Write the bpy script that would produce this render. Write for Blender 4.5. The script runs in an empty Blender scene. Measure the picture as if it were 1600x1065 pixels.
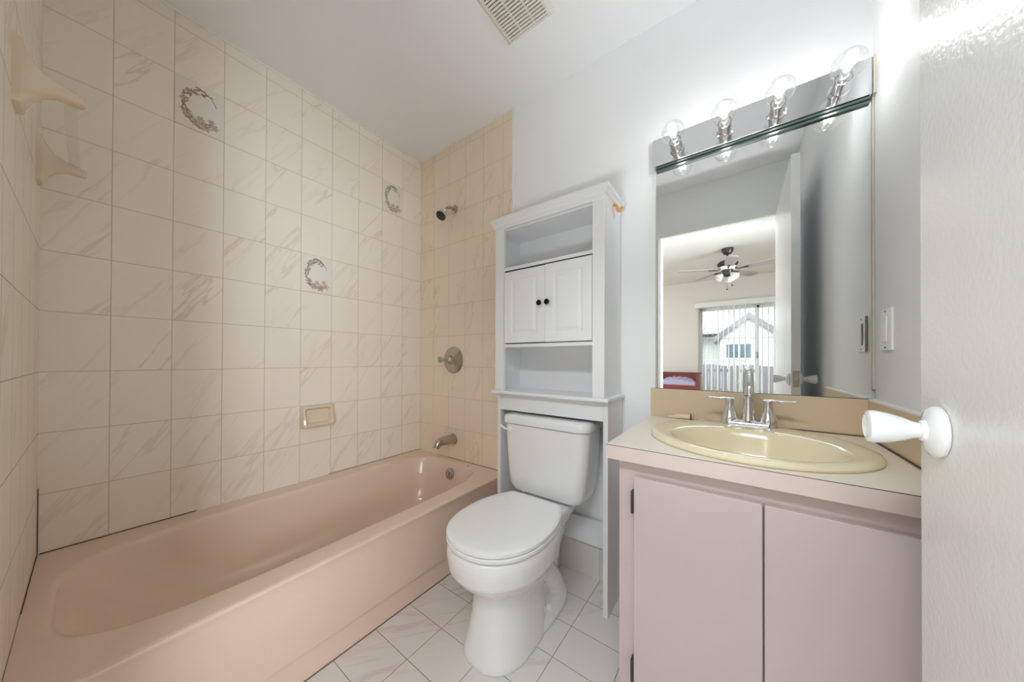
import bpy, bmesh, math, random
from mathutils import Vector, Matrix, Quaternion
random.seed(7)
sc = bpy.context.scene
COL = sc.collection
PI = math.pi

# ------------------------------------------------------------------ camera
CAM_LOC = Vector((1.87198, -1.42204, 1.03735))
R = ((0.8064341605584635, 0.5913127792875769, 0.003625153178491522),
     (-0.0003641710426707766, 0.006627208873900153, -0.9999779734984132),
     (-0.5913237793830194, 0.8064150774593337, 0.005559746616446983))
cd = bpy.data.cameras.new('camera')
cam = bpy.data.objects.new('camera', cd)
COL.objects.link(cam)
rot = Matrix(((R[0][0], -R[1][0], -R[2][0]),
              (R[0][1], -R[1][1], -R[2][1]),
              (R[0][2], -R[1][2], -R[2][2])))
cam.matrix_world = Matrix.Translation(CAM_LOC) @ rot.to_4x4()
cd.sensor_fit = 'HORIZONTAL'
cd.sensor_width = 36.0
cd.lens = 482.2067 / 1600 * 36.0
cd.shift_x = (800 - 799.182) / 1600
cd.shift_y = (558.996 - 532.5) / 1600
cd.clip_start = 0.02
cd.clip_end = 200
sc.camera = cam

# ------------------------------------------------------------------ world / sun / exposure
W = bpy.data.worlds.new('sky')
sc.world = W
W.use_nodes = True
bg = W.node_tree.nodes['Background']
bg.inputs[0].default_value = (0.86, 0.93, 1.0, 1)
bg.inputs[1].default_value = 3.3


def light(name, kind, loc, energy, color=(1, 1, 1), size=None, size_y=None, rotation=(0, 0, 0)):
    d = bpy.data.lights.new(name, kind)
    d.energy = energy
    d.color = color
    if kind == 'POINT' and size:
        d.shadow_soft_size = size
    if kind == 'AREA':
        d.shape = 'RECTANGLE'
        d.size = size
        d.size_y = size_y
    if kind == 'SUN':
        d.angle = 0.02
    o = bpy.data.objects.new(name, d)
    o.location = loc
    o.rotation_euler = rotation
    COL.objects.link(o)
    return o


light('sun', 'SUN', (0, -20, 10), 1.0, (1, 0.97, 0.92), rotation=(math.radians(-38), math.radians(30), 0))
# unseen area light added under the bedroom ceiling to brighten that room
light('added_bedroom_fill', 'AREA', (0.2, -3.2, 2.60), 18, (0.94, 0.98, 1.0), 1.2, 1.2)
# unseen fill light added at the made-up side window, aimed through the doorway
light('added_side_fill', 'AREA', (3.40, -2.80, 1.60), 50, (0.86, 0.94, 1.0), 1.3, 1.5, (0, math.radians(90), 0)).data.spread = math.radians(100)
light('added_top_fill', 'AREA', (1.70, -2.40, 2.52), 26, (0.87, 0.95, 1.0), 1.5, 0.22, (math.radians(52), 0, 0))  # unseen fill added above the door head, tilted into the bathroom
light('added_uplight', 'AREA', (1.70, -2.30, 0.25), 3.6, (0.88, 0.95, 1.0), 0.7, 0.25, (math.radians(140), 0, 0)).data.spread = math.radians(75)  # unseen low uplight added to brighten the bathroom ceiling
BULB_POWER = 0.66
BULB_X = (1.675, 1.834, 1.981, 2.131)
BULB_Y, BULB_Z = -0.128, 1.897

sc.view_settings.view_transform = 'Standard'
sc.view_settings.look = 'None'
sc.view_settings.gamma = 1
sc.view_settings.use_curve_mapping = False
sc.view_settings.exposure = 0.42
sc.cycles.max_bounces = 14
sc.cycles.diffuse_bounces = 8
sc.cycles.glossy_bounces = 6
sc.cycles.transparent_max_bounces = 16
sc.cycles.caustics_reflective = False
sc.cycles.caustics_refractive = False
sc.cycles.sample_clamp_indirect = 6
sc.cycles.blur_glossy = 0.5


# ------------------------------------------------------------------ materials
def srgb(r, g, b):
    def f(c):
        c /= 255.0
        return c / 12.92 if c <= 0.04045 else ((c + 0.055) / 1.055) ** 2.4
    return (f(r), f(g), f(b), 1)


class NT:
    def __init__(self, name):
        self.m = bpy.data.materials.new(name)
        self.m.use_nodes = True
        self.t = self.m.node_tree
        self.b = self.t.nodes['Principled BSDF']

    def n(self, typ, **kw):
        x = self.t.nodes.new(typ)
        for k, v in kw.items():
            setattr(x, k, v)
        return x

    def l(self, a, b):
        self.t.links.new(a, b)

    def math(self, op, a, b=None, c=None, clamp=False):
        x = self.n('ShaderNodeMath', operation=op, use_clamp=clamp)
        for i, v in enumerate((a, b, c)):
            if v is None:
                continue
            if isinstance(v, (int, float)):
                x.inputs[i].default_value = v
            else:
                self.l(v, x.inputs[i])
        return x.outputs[0]

    def mix(self, fac, a, b, blend='MIX'):
        x = self.n('ShaderNodeMix', data_type='RGBA', blend_type=blend)
        for s, v in ((x.inputs[0], fac), (x.inputs[6], a), (x.inputs[7], b)):
            if isinstance(v, (int, float, tuple)):
                s.default_value = v
            else:
                self.l(v, s)
        return x.outputs[2]

    def bump(self, h, strength=0.3, dist=0.002):
        x = self.n('ShaderNodeBump')
        x.inputs['Strength'].default_value = strength
        x.inputs['Distance'].default_value = dist
        self.l(h, x.inputs['Height'])
        self.l(x.outputs[0], self.b.inputs['Normal'])

    def pos(self):
        return self.n('ShaderNodeNewGeometry').outputs['Position']

    def noise(self, vec, scale, detail=2, rough=0.5, dim='3D'):
        x = self.n('ShaderNodeTexNoise', noise_dimensions=dim)
        x.inputs['Scale'].default_value = scale
        x.inputs['Detail'].default_value = detail
        x.inputs['Roughness'].default_value = rough
        if vec is not None:
            self.l(vec, x.inputs['Vector'])
        return x.outputs[0]


def simple(name, col, rough=0.5, metal=0.0, spec=0.5, coat=0.0, var=0.0, bump=None, scale=6.0):
    k = NT(name)
    k.b.inputs['Base Color'].default_value = col
    k.b.inputs['Roughness'].default_value = rough
    k.b.inputs['Metallic'].default_value = metal
    k.b.inputs['Specular IOR Level'].default_value = spec
    k.b.inputs['Coat Weight'].default_value = coat
    k.b.inputs['Coat Roughness'].default_value = 0.08
    p = k.pos()
    if var:
        n = k.noise(p, scale, 4)
        c2 = tuple(max(0, c * (1 - var)) for c in col[:3]) + (1,)
        k.l(k.mix(n, c2, col), k.b.inputs['Base Color'])
    if bump:
        k.bump(k.noise(p, bump[0], 2), bump[1], bump[2])
    return k.m


def tile_mat(name, ua, va, u0, v0, pu, pv, base, base2, vein, grout, slope, gw=0.0016, rough=0.32,
             vein_amt=0.40, seed=0.0):
    """glazed marble-look tiles laid on a plane: ua/va are world axis indices"""
    k = NT(name)
    sep = k.n('ShaderNodeSeparateXYZ')
    k.l(k.pos(), sep.inputs[0])
    U = k.math('DIVIDE', k.math('SUBTRACT', sep.outputs[ua], u0), pu)
    V = k.math('DIVIDE', k.math('SUBTRACT', sep.outputs[va], v0), pv)
    fu, fv = k.math('FRACT', U), k.math('FRACT', V)
    iu, iv = k.math('FLOOR', U), k.math('FLOOR', V)
    du = k.math('MULTIPLY', k.math('MINIMUM', fu, k.math('SUBTRACT', 1.0, fu)), pu)
    dv = k.math('MULTIPLY', k.math('MINIMUM', fv, k.math('SUBTRACT', 1.0, fv)), pv)
    d = k.math('MINIMUM', du, dv)
    mr = k.n('ShaderNodeMapRange')
    mr.inputs[1].default_value = gw * 0.45
    mr.inputs[2].default_value = gw * 0.9
    k.l(d, mr.inputs[0])
    tile = mr.outputs[0]                        # 1 on the tile, 0 in the joint
    cid = k.n('ShaderNodeCombineXYZ')
    k.l(iu, cid.inputs[0])
    k.l(iv, cid.inputs[1])
    cid.inputs[2].default_value = seed
    wn = k.n('ShaderNodeTexWhiteNoise', noise_dimensions='3D')
    k.l(cid.outputs[0], wn.inputs['Vector'])
    rnd = wn.outputs[0]
    # veins: stretched noise along a diagonal, offset per tile
    a = k.math('SUBTRACT', sep.outputs[va], k.math('MULTIPLY', sep.outputs[ua], slope))
    b = k.math('ADD', k.math('MULTIPLY', sep.outputs[va], slope), sep.outputs[ua])
    cv = k.n('ShaderNodeCombineXYZ')
    k.l(k.math('ADD', k.math('MULTIPLY', a, 7.0 * (1 if abs(slope) < 2 else .45)), k.math('MULTIPLY', rnd, 37.0)), cv.inputs[0])
    k.l(k.math('MULTIPLY', b, 0.9), cv.inputs[1])
    k.l(k.math('MULTIPLY', rnd, 11.0), cv.inputs[2])
    n1 = k.noise(cv.outputs[0], 1.0, 5, 0.55)
    line = k.math('SUBTRACT', 1.0, k.math('MULTIPLY', k.math('ABSOLUTE', k.math('SUBTRACT', n1, 0.5)), 34.0), clamp=True)
    n2 = k.noise(cv.outputs[0], 0.55, 2, 0.5)
    mask = k.n('ShaderNodeMapRange')
    mask.inputs[1].default_value = 0.44
    mask.inputs[2].default_value = 0.66
    k.l(n2, mask.inputs[0])
    vf = k.math('MULTIPLY', k.math('MULTIPLY', line, mask.outputs[0]), vein_amt)
    n3 = k.noise(k.pos(), 3.0, 3)
    c = k.mix(n3, base, base2)
    c = k.mix(k.math('MULTIPLY', rnd, 0.35), c, base2)
    c = k.mix(vf, c, vein)
    c = k.mix(tile, grout, c)
    k.l(c, k.b.inputs['Base Color'])
    rr = k.n('ShaderNodeMapRange')
    rr.inputs[3].default_value = 0.8
    rr.inputs[4].default_value = rough
    k.l(tile, rr.inputs[0])
    k.l(rr.outputs[0], k.b.inputs['Roughness'])
    h = k.math('ADD', tile, k.math('MULTIPLY', k.noise(k.pos(), 9.0, 1), 0.5))
    k.bump(h, 0.35, 0.0012)
    return k.m


M = {}
M['tile_left'] = tile_mat('marble_wall_tile', 1, 2, -1.379 - 0.1537, 0.378, 0.1537, 0.2043,
                          srgb(240, 232, 219), srgb(234, 223, 208), srgb(196, 166, 136), srgb(196, 181, 161), 1.5, seed=1.0)
M['tile_back'] = tile_mat('marble_back_tile', 0, 2, 0.0, 0.378, 0.1525, 0.2043,
                          srgb(240, 225, 205), srgb(234, 217, 195), srgb(196, 166, 136), srgb(206, 183, 156), 3.6, seed=2.0)  # tanner than the left wall: mostly warm light put into the colour
M['tile_end'] = tile_mat('marble_end_tile', 0, 2, -0.03, 0.378, 0.1525, 0.2043,
                         srgb(240, 232, 219), srgb(234, 223, 208), srgb(196, 166, 136), srgb(170, 154, 134), -1.5, seed=3.0)
M['tile_floor'] = tile_mat('marble_floor_tile', 1, 0, 0.0, 0.749 - 0.2, 0.1535, 0.2,
                           srgb(230, 226, 222), srgb(222, 216, 211), srgb(186, 163, 140), srgb(138, 124, 112), 0.8, rough=0.3, vein_amt=0.4)
M['tile_base'] = tile_mat('baseboard_tile', 0, 2, 0.95, -0.5, 0.2, 0.67,
                          srgb(222, 218, 212), srgb(212, 208, 202), srgb(190, 176, 160), srgb(170, 160, 150), 0.8)
M['tile_deco'] = simple('decor_tile', srgb(232, 226, 214), 0.2, var=0.04)
M['wall'] = simple('wall_paint', srgb(240, 241, 243), 0.55, bump=(160, 0.08, 0.001), var=0.015, scale=3)
M['ceiling'] = simple('ceiling_paint', srgb(238, 239, 241), 0.7, var=0.02, scale=2)
M['bedwall'] = simple('bedroom_paint', srgb(230, 226, 220), 0.7, var=0.015)
M['trim'] = simple('trim_paint', srgb(238, 238, 236), 0.4)
M['caulk'] = simple('white_caulk', srgb(236, 234, 228), 0.5)
M['oldcaulk'] = simple('old_caulk', srgb(206, 200, 186), 0.6, var=0.2, scale=30)
M['grime'] = simple('dark_joint', srgb(96, 78, 62), 0.8, var=0.4, scale=40)
M['tub'] = simple('beige_enamel', srgb(226, 201, 183), 0.16, coat=0.3, var=0.03, scale=4)
M['fixture'] = simple('beige_ceramic', srgb(222, 203, 180), 0.15, coat=0.3)
M['chrome'] = simple('chrome', srgb(225, 226, 228), 0.07, 1.0)
M['worn_chrome'] = simple('worn_nickel', srgb(196, 190, 180), 0.24, 1.0, var=0.2, scale=60)
M['nickel'] = simple('brushed_nickel', srgb(190, 190, 192), 0.16, 1.0)
M['rubber'] = simple('dark_spray_face', srgb(38, 40, 50), 0.4, bump=(600, 0.6, 0.001))
M['porcelain'] = simple('white_porcelain', srgb(235, 236, 237), 0.08, coat=0.4)
M['seat'] = simple('white_seat_plastic', srgb(236, 236, 235), 0.2)
M['white_wood'] = simple('white_painted_wood', srgb(232, 233, 235), 0.38, var=0.03, scale=5)
M['black'] = simple('black_metal', srgb(30, 28, 28), 0.3, 0.6)
M['hinge'] = simple('aged_bronze', srgb(74, 66, 62), 0.35, 0.7)
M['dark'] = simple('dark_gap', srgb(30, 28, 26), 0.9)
M['wood_hook'] = simple('pine_hook', srgb(226, 160, 92), 0.4)
M['vanity'] = simple('pinkish_laminate', srgb(200, 186, 183), 0.38, var=0.03, scale=3)
M['vanity_frame'] = simple('vanity_face_frame', srgb(200, 185, 181), 0.4)
M['counter'] = simple('cream_laminate', srgb(232, 224, 208), 0.3, var=0.02)
M['counter_edge'] = simple('laminate_edge', srgb(214, 196, 188), 0.35, var=0.03)
M['splash'] = simple('tan_backsplash', srgb(216, 194, 164), 0.4, var=0.04)
M['sink'] = simple('bone_sink', srgb(232, 220, 188), 0.12, coat=0.4)
M['mirror_edge'] = simple('glass_edge', srgb(70, 86, 82), 0.2)
M['plastic'] = simple('white_plastic', srgb(238, 238, 236), 0.3)
M['vent'] = simple('cream_vent_plastic', srgb(228, 224, 212), 0.45)
M['carpet'] = simple('bedroom_carpet', srgb(170, 160, 148), 0.95, bump=(300, 0.5, 0.004))
M['fan_metal'] = simple('dark_bronze', srgb(64, 58, 54), 0.3, 0.6)
M['fan_blade'] = simple('fan_blade_wood', srgb(164, 152, 148), 0.35)
M['fan_glass'] = simple('frosted_shade', srgb(232, 230, 226), 0.3)
M['redwood'] = simple('cherry_wood', srgb(140, 62, 56), 0.35, var=0.25, scale=12)
M['lavender'] = simple('lavender_cloth', srgb(196, 192, 222), 0.85, var=0.2, scale=30)
M['blind'] = simple('vinyl_blind', srgb(236, 236, 234), 0.45)
M['stucco'] = simple('house_stucco', srgb(206, 206, 204), 0.9)
M['roof'] = simple('roof_tile', srgb(176, 168, 168), 0.8)
M['fascia'] = simple('roof_fascia', srgb(122, 116, 120), 0.8)
M['win_glass'] = simple('house_window', srgb(90, 104, 114), 0.1)
M['rail'] = simple('white_railing', srgb(226, 226, 224), 0.5)
M['concrete'] = simple('concrete', srgb(168, 164, 158), 0.9, var=0.2)
M['brown_pattern'] = simple('raised_floral_glaze', srgb(176, 154, 136), 0.3, var=0.35, scale=60)
M['pink_pattern'] = simple('raised_petal_glaze', srgb(205, 184, 168), 0.25)

# door paint: semi-gloss over orange-peel
k = NT('door_paint')
k.b.inputs['Base Color'].default_value = srgb(232, 232, 230)
k.b.inputs['Roughness'].default_value = 0.24
k.bump(k.noise(k.pos(), 130, 3, 0.6), 0.6, 0.0012)
M['door'] = k.m
# marble floor joint etc use tile; mirror silver
k = NT('mirror_silver')
k.b.inputs['Base Color'].default_value = (0.87, 0.89, 0.88, 1)
k.b.inputs['Metallic'].default_value = 1
k.b.inputs['Roughness'].default_value = 0.0
M['mirror'] = k.m
# thin clear glass: fresnel mix of a clear pane and a reflection
def thin_glass(name, tint=(0.98, 0.99, 0.98, 1), rim=0.05, edge=0.75):
    k = NT(name)
    t = k.t
    t.nodes.remove(k.b)
    tr = k.n('ShaderNodeBsdfTransparent')
    tr.inputs[0].default_value = tint
    gl = k.n('ShaderNodeBsdfGlossy')
    gl.inputs['Roughness'].default_value = 0.03
    gl.inputs['Color'].default_value = (1, 1, 1, 1)
    lw = k.n('ShaderNodeLayerWeight')
    lw.inputs[0].default_value = 0.25
    mr = k.n('ShaderNodeMapRange')
    mr.inputs[3].default_value = rim
    mr.inputs[4].default_value = edge
    k.l(lw.outputs['Facing'], mr.inputs[0])
    mx = k.n('ShaderNodeMixShader')
    k.l(mr.outputs[0], mx.inputs[0])
    k.l(tr.outputs[0], mx.inputs[1])
    k.l(gl.outputs[0], mx.inputs[2])
    k.l(mx.outputs[0], t.nodes['Material Output'].inputs[0])
    return k.m
M['bulb_glass'] = thin_glass('bulb_glass')
M['pane'] = thin_glass('window_pane', (0.97, 0.98, 0.98, 1), 0.03, 0.5)
M['acrylic'] = thin_glass('clear_acrylic', (0.95, 0.95, 0.94, 1), 0.12, 0.6)
k = NT('hot_filament')
k.b.inputs['Base Color'].default_value = (0, 0, 0, 1)
k.b.inputs['Emission Color'].default_value = (1, 0.95, 0.88, 1)
k.b.inputs['Emission Strength'].default_value = 40
M['filament'] = k.m


# ------------------------------------------------------------------ object helpers
def fin(name, bm, mat, parent=None, smooth=False, bevel=0.0, seg=2, angle=35, mods=None, origin=None):
    """link the bmesh (given in world coordinates) as one object whose origin is its base"""
    bmesh.ops.recalc_face_normals(bm, faces=bm.faces)
    if origin is None:
        xs = [v.co for v in bm.verts]
        origin = Vector(((min(c.x for c in xs) + max(c.x for c in xs)) / 2,
                         (min(c.y for c in xs) + max(c.y for c in xs)) / 2,
                         min(c.z for c in xs)))
    origin = Vector(origin)
    bmesh.ops.translate(bm, verts=bm.verts, vec=-origin)
    me = bpy.data.meshes.new(name)
    bm.to_mesh(me)
    bm.free()
    o = bpy.data.objects.new(name, me)
    COL.objects.link(o)
    for m_ in (mat if isinstance(mat, (list, tuple)) else [mat]):
        me.materials.append(m_)
    o['_w'] = list(origin)
    if parent is not None:
        o.parent = parent
        o.location = origin - Vector(parent['_w'])
    else:
        o.location = origin
    if smooth:
        for p in me.polygons:
            p.use_smooth = True
        me.set_sharp_from_angle(angle=math.radians(38))
    if bevel:
        b = o.modifiers.new('edge', 'BEVEL')
        b.width = bevel
        b.segments = seg
        b.limit_method = 'ANGLE'
        b.angle_limit = math.radians(angle)
        for p in me.polygons:
            p.use_smooth = True
        b.harden_normals = True
    if mods:
        mods(o)
    return o


def tag(o, label=None, cat=None, group=None, kind=None):
    if label: o['label'] = label
    if cat: o['category'] = cat
    if group: o['group'] = group
    if kind: o['kind'] = kind
    return o


def thing(name, loc, label, cat, group=None):
    o = bpy.data.objects.new(name, None)
    COL.objects.link(o)
    o.location = loc
    o['_w'] = list(loc)
    o.empty_display_size = 0.05
    return tag(o, label, cat, group)


def struct(name, bm, mat, parent=None, **kw):
    o = fin(name, bm, mat, parent, **kw)
    if parent is None:
        o['kind'] = 'structure'
    return o


def B():
    return bmesh.new()


def box(bm, x0, x1, y0, y1, z0, z1, mi=0):
    v = [bm.verts.new((x, y, z)) for x in (x0, x1) for y in (y0, y1) for z in (z0, z1)]
    for q in ((0, 1, 3, 2), (4, 6, 7, 5), (0, 4, 5, 1), (2, 3, 7, 6), (0, 2, 6, 4), (1, 5, 7, 3)):
        f = bm.faces.new([v[i] for i in q])
        f.material_index = mi
    return bm


def bx(*a):
    return box(B(), *a)


def loft(bm, rings, cap0=True, cap1=True, closed=True):
    vr = [[bm.verts.new(p) for p in r] for r in rings]
    n = len(vr[0])
    for a, b in zip(vr, vr[1:]):
        for i in range(n if closed else n - 1):
            j = (i + 1) % n
            bm.faces.new((a[i], a[j], b[j], b[i]))
    if cap0: bm.faces.new(list(reversed(vr[0])))
    if cap1: bm.faces.new(vr[-1])
    return bm


def frame_for(axis):
    a = Vector(axis).normalized()
    t = Vector((0, 0, 1)) if abs(a.z) < 0.9 else Vector((1, 0, 0))
    u = a.cross(t).normalized()
    return a, u, a.cross(u).normalized()


def lathe(bm, prof, org, axis=(0, 0, 1), seg=32, su=1.0, sv=1.0, cap=True, phase=0.0):
    a, u, v = frame_for(axis)
    org = Vector(org)
    rings = []
    for r, h in prof:
        rings.append([org + a * h + u * (math.cos(phase + 2 * PI * i / seg) * r * su) + v * (math.sin(phase + 2 * PI * i / seg) * r * sv)
                      for i in range(seg)])
    return loft(bm, rings, cap, cap)


def smooth_pts(pts, sub=6):
    pts = [Vector(p) for p in pts]
    out = []
    for i in range(len(pts) - 1):
        p0 = pts[max(0, i - 1)]; p1 = pts[i]; p2 = pts[i + 1]; p3 = pts[min(len(pts) - 1, i + 2)]
        for s in range(sub):
            t = s / sub
            out.append(0.5 * ((2 * p1) + (p2 - p0) * t + (2 * p0 - 5 * p1 + 4 * p2 - p3) * t * t + (3 * p1 - p0 - 3 * p2 + p3) * t ** 3))
    out.append(pts[-1])
    return out


def tube(bm, pts, rad, seg=12, flat=1.0):
    pts = [Vector(p) for p in pts]
    n = len(pts)
    rr = rad if isinstance(rad, (list, tuple)) else [rad] * n
    if len(rr) != n:
        rr = [rr[0] + (rr[-1] - rr[0]) * i / (n - 1) for i in range(n)] if len(rr) == 2 else [
            rr[min(len(rr) - 2, int(i / (n - 1) * (len(rr) - 1)))] * (1 - (i / (n - 1) * (len(rr) - 1)) % 1) +
            rr[min(len(rr) - 1, int(i / (n - 1) * (len(rr) - 1)) + 1)] * ((i / (n - 1) * (len(rr) - 1)) % 1) for i in range(n)]
    t0 = (pts[1] - pts[0]).normalized()
    up = Vector((0, 0, 1)) if abs(t0.z) < 0.9 else Vector((1, 0, 0))
    u = t0.cross(up).normalized()
    rings = []
    for i, p in enumerate(pts):
        t = (pts[min(n - 1, i + 1)] - pts[max(0, i - 1)]).normalized()
        u = (u - t * u.dot(t)).normalized()
        v = t.cross(u)
        rings.append([p + u * (math.cos(2 * PI * j / seg) * rr[i]) + v * (math.sin(2 * PI * j / seg) * rr[i] * flat) for j in range(seg)])
    return loft(bm, rings)


def rrect(cx, cy, hw, hd, r, z, n=6):
    r = min(r, hw * 0.999, hd * 0.999)
    out = []
    for sx, sy, a0 in ((1, 1, 0), (-1, 1, 90), (-1, -1, 180), (1, -1, 270)):
        for i in range(n + 1):
            a = math.radians(a0 + 90 * i / n)
            out.append(Vector((cx + sx * (hw - r) + math.cos(a) * r, cy + sy * (hd - r) + math.sin(a) * r, z)))
    return out


# ------------------------------------------------------------------ room shell
H = 2.4775
XR = 2.21          # right wall
YF = -1.524        # front wall (doorway side)
TRIMX = 0.835
T = 0.385          # tub rim

struct('floor', bx(-0.1, XR + 0.1, YF - 0.12, 0.1, -0.1, 0.0), M['tile_floor'])
struct('ceiling', bx(-0.1, XR + 0.1, YF - 0.12, 0.1, H, H + 0.1), M['ceiling'])
wl = struct('wall_left', bx(-0.1, 0.0, YF - 0.12, 0.1, 0, H), M['tile_left'])
wb = struct('wall_back', bx(0.0, XR + 0.1, 0.004, 0.1, 0, H), M['wall'])
struct('tile_panel', bx(0.0, TRIMX - 0.004, 0.0, 0.004, T - 0.03, H), M['tile_back'], wb)
wr = struct('wall_right', bx(XR, XR + 0.1, YF, 0.004, 0, H), M['wall'])
DX0, DX1, DZ = 1.317, 2.132, 2.095
bm = B()
box(bm, 0.0, DX0, YF - 0.11, YF - 0.004, 0, H)
box(bm, DX0, DX1, YF - 0.11, YF - 0.004, DZ, H)
box(bm, DX1, XR + 0.1, YF - 0.11, YF - 0.004, 0, H)
wf = struct('wall_front', bm, M['wall'])
struct('tile_panel', bx(0.0, TRIMX - 0.004, YF - 0.004, YF, T - 0.03, H), M['tile_end'], wf)
# pale trim lines: edge of the tile field, caulk along the ceiling, dark joint at the tub
bm = B(); box(bm, TRIMX - 0.006, TRIMX + 0.004, -0.004, 0.004, 0.5, H)
struct('trim_1', bm, M['caulk'], bevel=0.002)
struct('trim_2', bx(0.0, 0.005, YF, 0.0, H - 0.006, H), M['caulk'])
struct('trim_3', bx(0.0, TRIMX, -0.003, 0.0, H - 0.004, H), M['caulk'])
# door lining around the doorway
bm = B()
box(bm, DX0 - 0.055, DX0, YF - 0.004, YF + 0.010, 0, DZ + 0.055)
box(bm, DX0 - 0.0, DX1, YF - 0.004, YF + 0.010, DZ, DZ + 0.055)
box(bm, DX1 , DX1 + 0.055, YF - 0.004, YF + 0.010, 0, DZ + 0.055)
box(bm, DX0, DX0 + 0.012, YF - 0.11, YF - 0.004, 0, DZ)
box(bm, DX1 - 0.002, DX1, YF - 0.11, YF - 0.004, 0, DZ)
box(bm, DX0 + 0.012, DX1 - 0.002, YF - 0.11, YF - 0.004, DZ - 0.003, DZ)
struct('trim_4', bm, M['trim'], bevel=0.003)
bb = struct('baseboard_back', bx(0.86, 1.60, -0.006, 0.004, 0, 0.168), M['tile_base'], bevel=0.002)
struct('baseboard_right', bx(XR - 0.008, XR, YF, -0.56, 0, 0.09), M['trim'], bevel=0.002)


# relief flower tiles on the long wall
def deco(y0, y1, z0, z1, seed):
    rnd = random.Random(seed)
    t = fin('decorative_tile', bx(0.0005, 0.0035, y0 + .001, y1 - .001, z0 + .001, z1 - .001), M['tile_deco'], wl, bevel=0.001)
    t['label'] = 'paler tile with raised floral wreath'
    cy, cz = (y0 + y1) / 2, (z0 + z1) / 2
    bm = B(); bp = B()

    def leaf(b_, py, pz, ang, ln, wd):
        n = 8
        ring = []
        for i in range(n):
            a = 2 * PI * i / n
            lx = math.cos(a) * ln; ly = math.sin(a) * wd
            ring.append((py + lx * math.cos(ang) - ly * math.sin(ang), pz + lx * math.sin(ang) + ly * math.cos(ang)))
        base = [b_.verts.new((0.0036, *p)) for p in ring]
        top = b_.verts.new((0.0066, py, pz))
        for i in range(n):
            b_.faces.new((base[i], base[(i + 1) % n], top))
    # open wreath: leaves on an arc, flowers gathered at the lower part
    for i in range(64):
        a = math.radians(60 + 250 * i / 63) + rnd.uniform(-.08, .08)
        rr = rnd.uniform(0.8, 1.15)
        py = cy + math.cos(a) * 0.052 * rr
        pz = cz + math.sin(a) * 0.074 * rr
        leaf(bm, py, pz, a + PI / 2 + rnd.uniform(-.9, .9), rnd.uniform(.008, .0125), rnd.uniform(.0022, .0038))
    for fy, fz, fr in ((-.014, -.066, .015), (.016, -.072, .017), (.044, -.060, .013), (-.040, -.042, .014), (-.050, .012, .012), (-.036, .052, .010), (.0, -.046, .011), (.034, -.040, .010)):
        for p in range(6):
            a = 2 * PI * p / 6
            leaf(bp, cy + fy + math.cos(a) * fr * .7, cz + fz + math.sin(a) * fr * .7, a, fr * .6, fr * .38)
        leaf(bm, cy + fy, cz + fz, 0, fr * .3, fr * .3)
    # a thin tendril on the upper side
    pts = [(0.005, cy + math.cos(math.radians(a)) * .054, cz + math.sin(math.radians(a)) * .078) for a in range(95, 20, -8)]
    tube(bm, pts, 0.0014, 6)
    fin('leaf_relief', bm, M['brown_pattern'], t)
    fin('flower_relief', bp, M['pink_pattern'], t)


PW, PH = 0.1537, 0.2043
ycol = lambda i: -1.379 + i * PW
zrow = lambda i: 0.378 + i * PH
deco(ycol(1), ycol(2), zrow(8), zrow(9), 1)
deco(ycol(7), ycol(8), zrow(8), zrow(9), 2)
deco(ycol(4), ycol(5), zrow(5), zrow(6), 3)

# ------------------------------------------------------------------ bathtub
TW, TL = 0.795, 1.524
tub = thing('bathtub', (0.4, -0.762, 0), 'beige enamelled bathtub built in along the tiled walls', 'bathtub')


def sup(cx, cy, a, b, e, n, z):
    out = []
    for i in range(n):
        t = 2 * PI * i / n
        c, s = math.cos(t), math.sin(t)
        out.append(Vector((cx + a * math.copysign(abs(c) ** (2 / e), c), cy + b * math.copysign(abs(s) ** (2 / e), s), z)))
    return out


def rect_match(ring, x0, x1, y0, y1, z):
    """points of a rectangle in the direction of each ring point from the centre"""
    cx, cy = (x0 + x1) / 2, (y0 + y1) / 2
    hx, hy = (x1 - x0) / 2, (y1 - y0) / 2
    out = []
    for p in ring:
        dx, dy = (p.x - icx) / ia, (p.y - icy) / ib
        k_ = 1 / max(abs(dx), abs(dy), 1e-6)
        out.append(Vector((cx + dx * k_ * hx, cy + dy * k_ * hy, z)))
    return out


icx, icy, ia, ib = 0.400, -0.762, 0.300, 0.712
NN = 128
bm = B()
inner = sup(icx, icy, ia, ib, 4.2, NN, T)
rings = []
# outer apron skin from the floor groove up
X1 = TW
for dx_, z_ in ((0.036, 0.100), (0.034, 0.110), (0.030, 0.150), (0.024, 0.220), (0.017, 0.300), (0.011, 0.345), (0.006, 0.362), (0.002, 0.372), (0.0, 0.377), (0.001, 0.3815), (0.005, 0.3845), (0.012, 0.385)):
    rings.append(rect_match(inner, 0.001, X1 - dx_, -TL + 0.001, -0.001, z_))
rings.append(sup(icx, icy, ia + 0.016, ib + 0.016, 4.6, NN, T))
for da, dz in ((0.010, -0.0008), (0.004, -0.004), (0.0, -0.011), (-0.003, -0.022)):
    rings.append(sup(icx, icy, ia + da, ib + da, 4.2, NN, T + dz))
for a_, b0, b1, e_, z in ((0.288, -1.448, -0.070, 4.0, 0.33), (0.280, -1.41, -0.080, 4.0, 0.28), (0.268, -1.35, -0.092, 3.8, 0.21),
                          (0.255, -1.28, -0.108, 3.6, 0.15), (0.236, -1.22, -0.13, 3.4, 0.11), (0.20, -1.15, -0.17, 3.2, 0.085),
                          (0.14, -1.05, -0.24, 3.0, 0.075), (0.05, -0.85, -0.42, 2.6, 0.073)):
    rings.append(sup(icx - 0.004, (b0 + b1) / 2, a_, (b1 - b0) / 2, e_, NN, z))
loft(bm, rings, False, True)
fin('basin', bm, M['tub'], tub, smooth=True)
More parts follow.
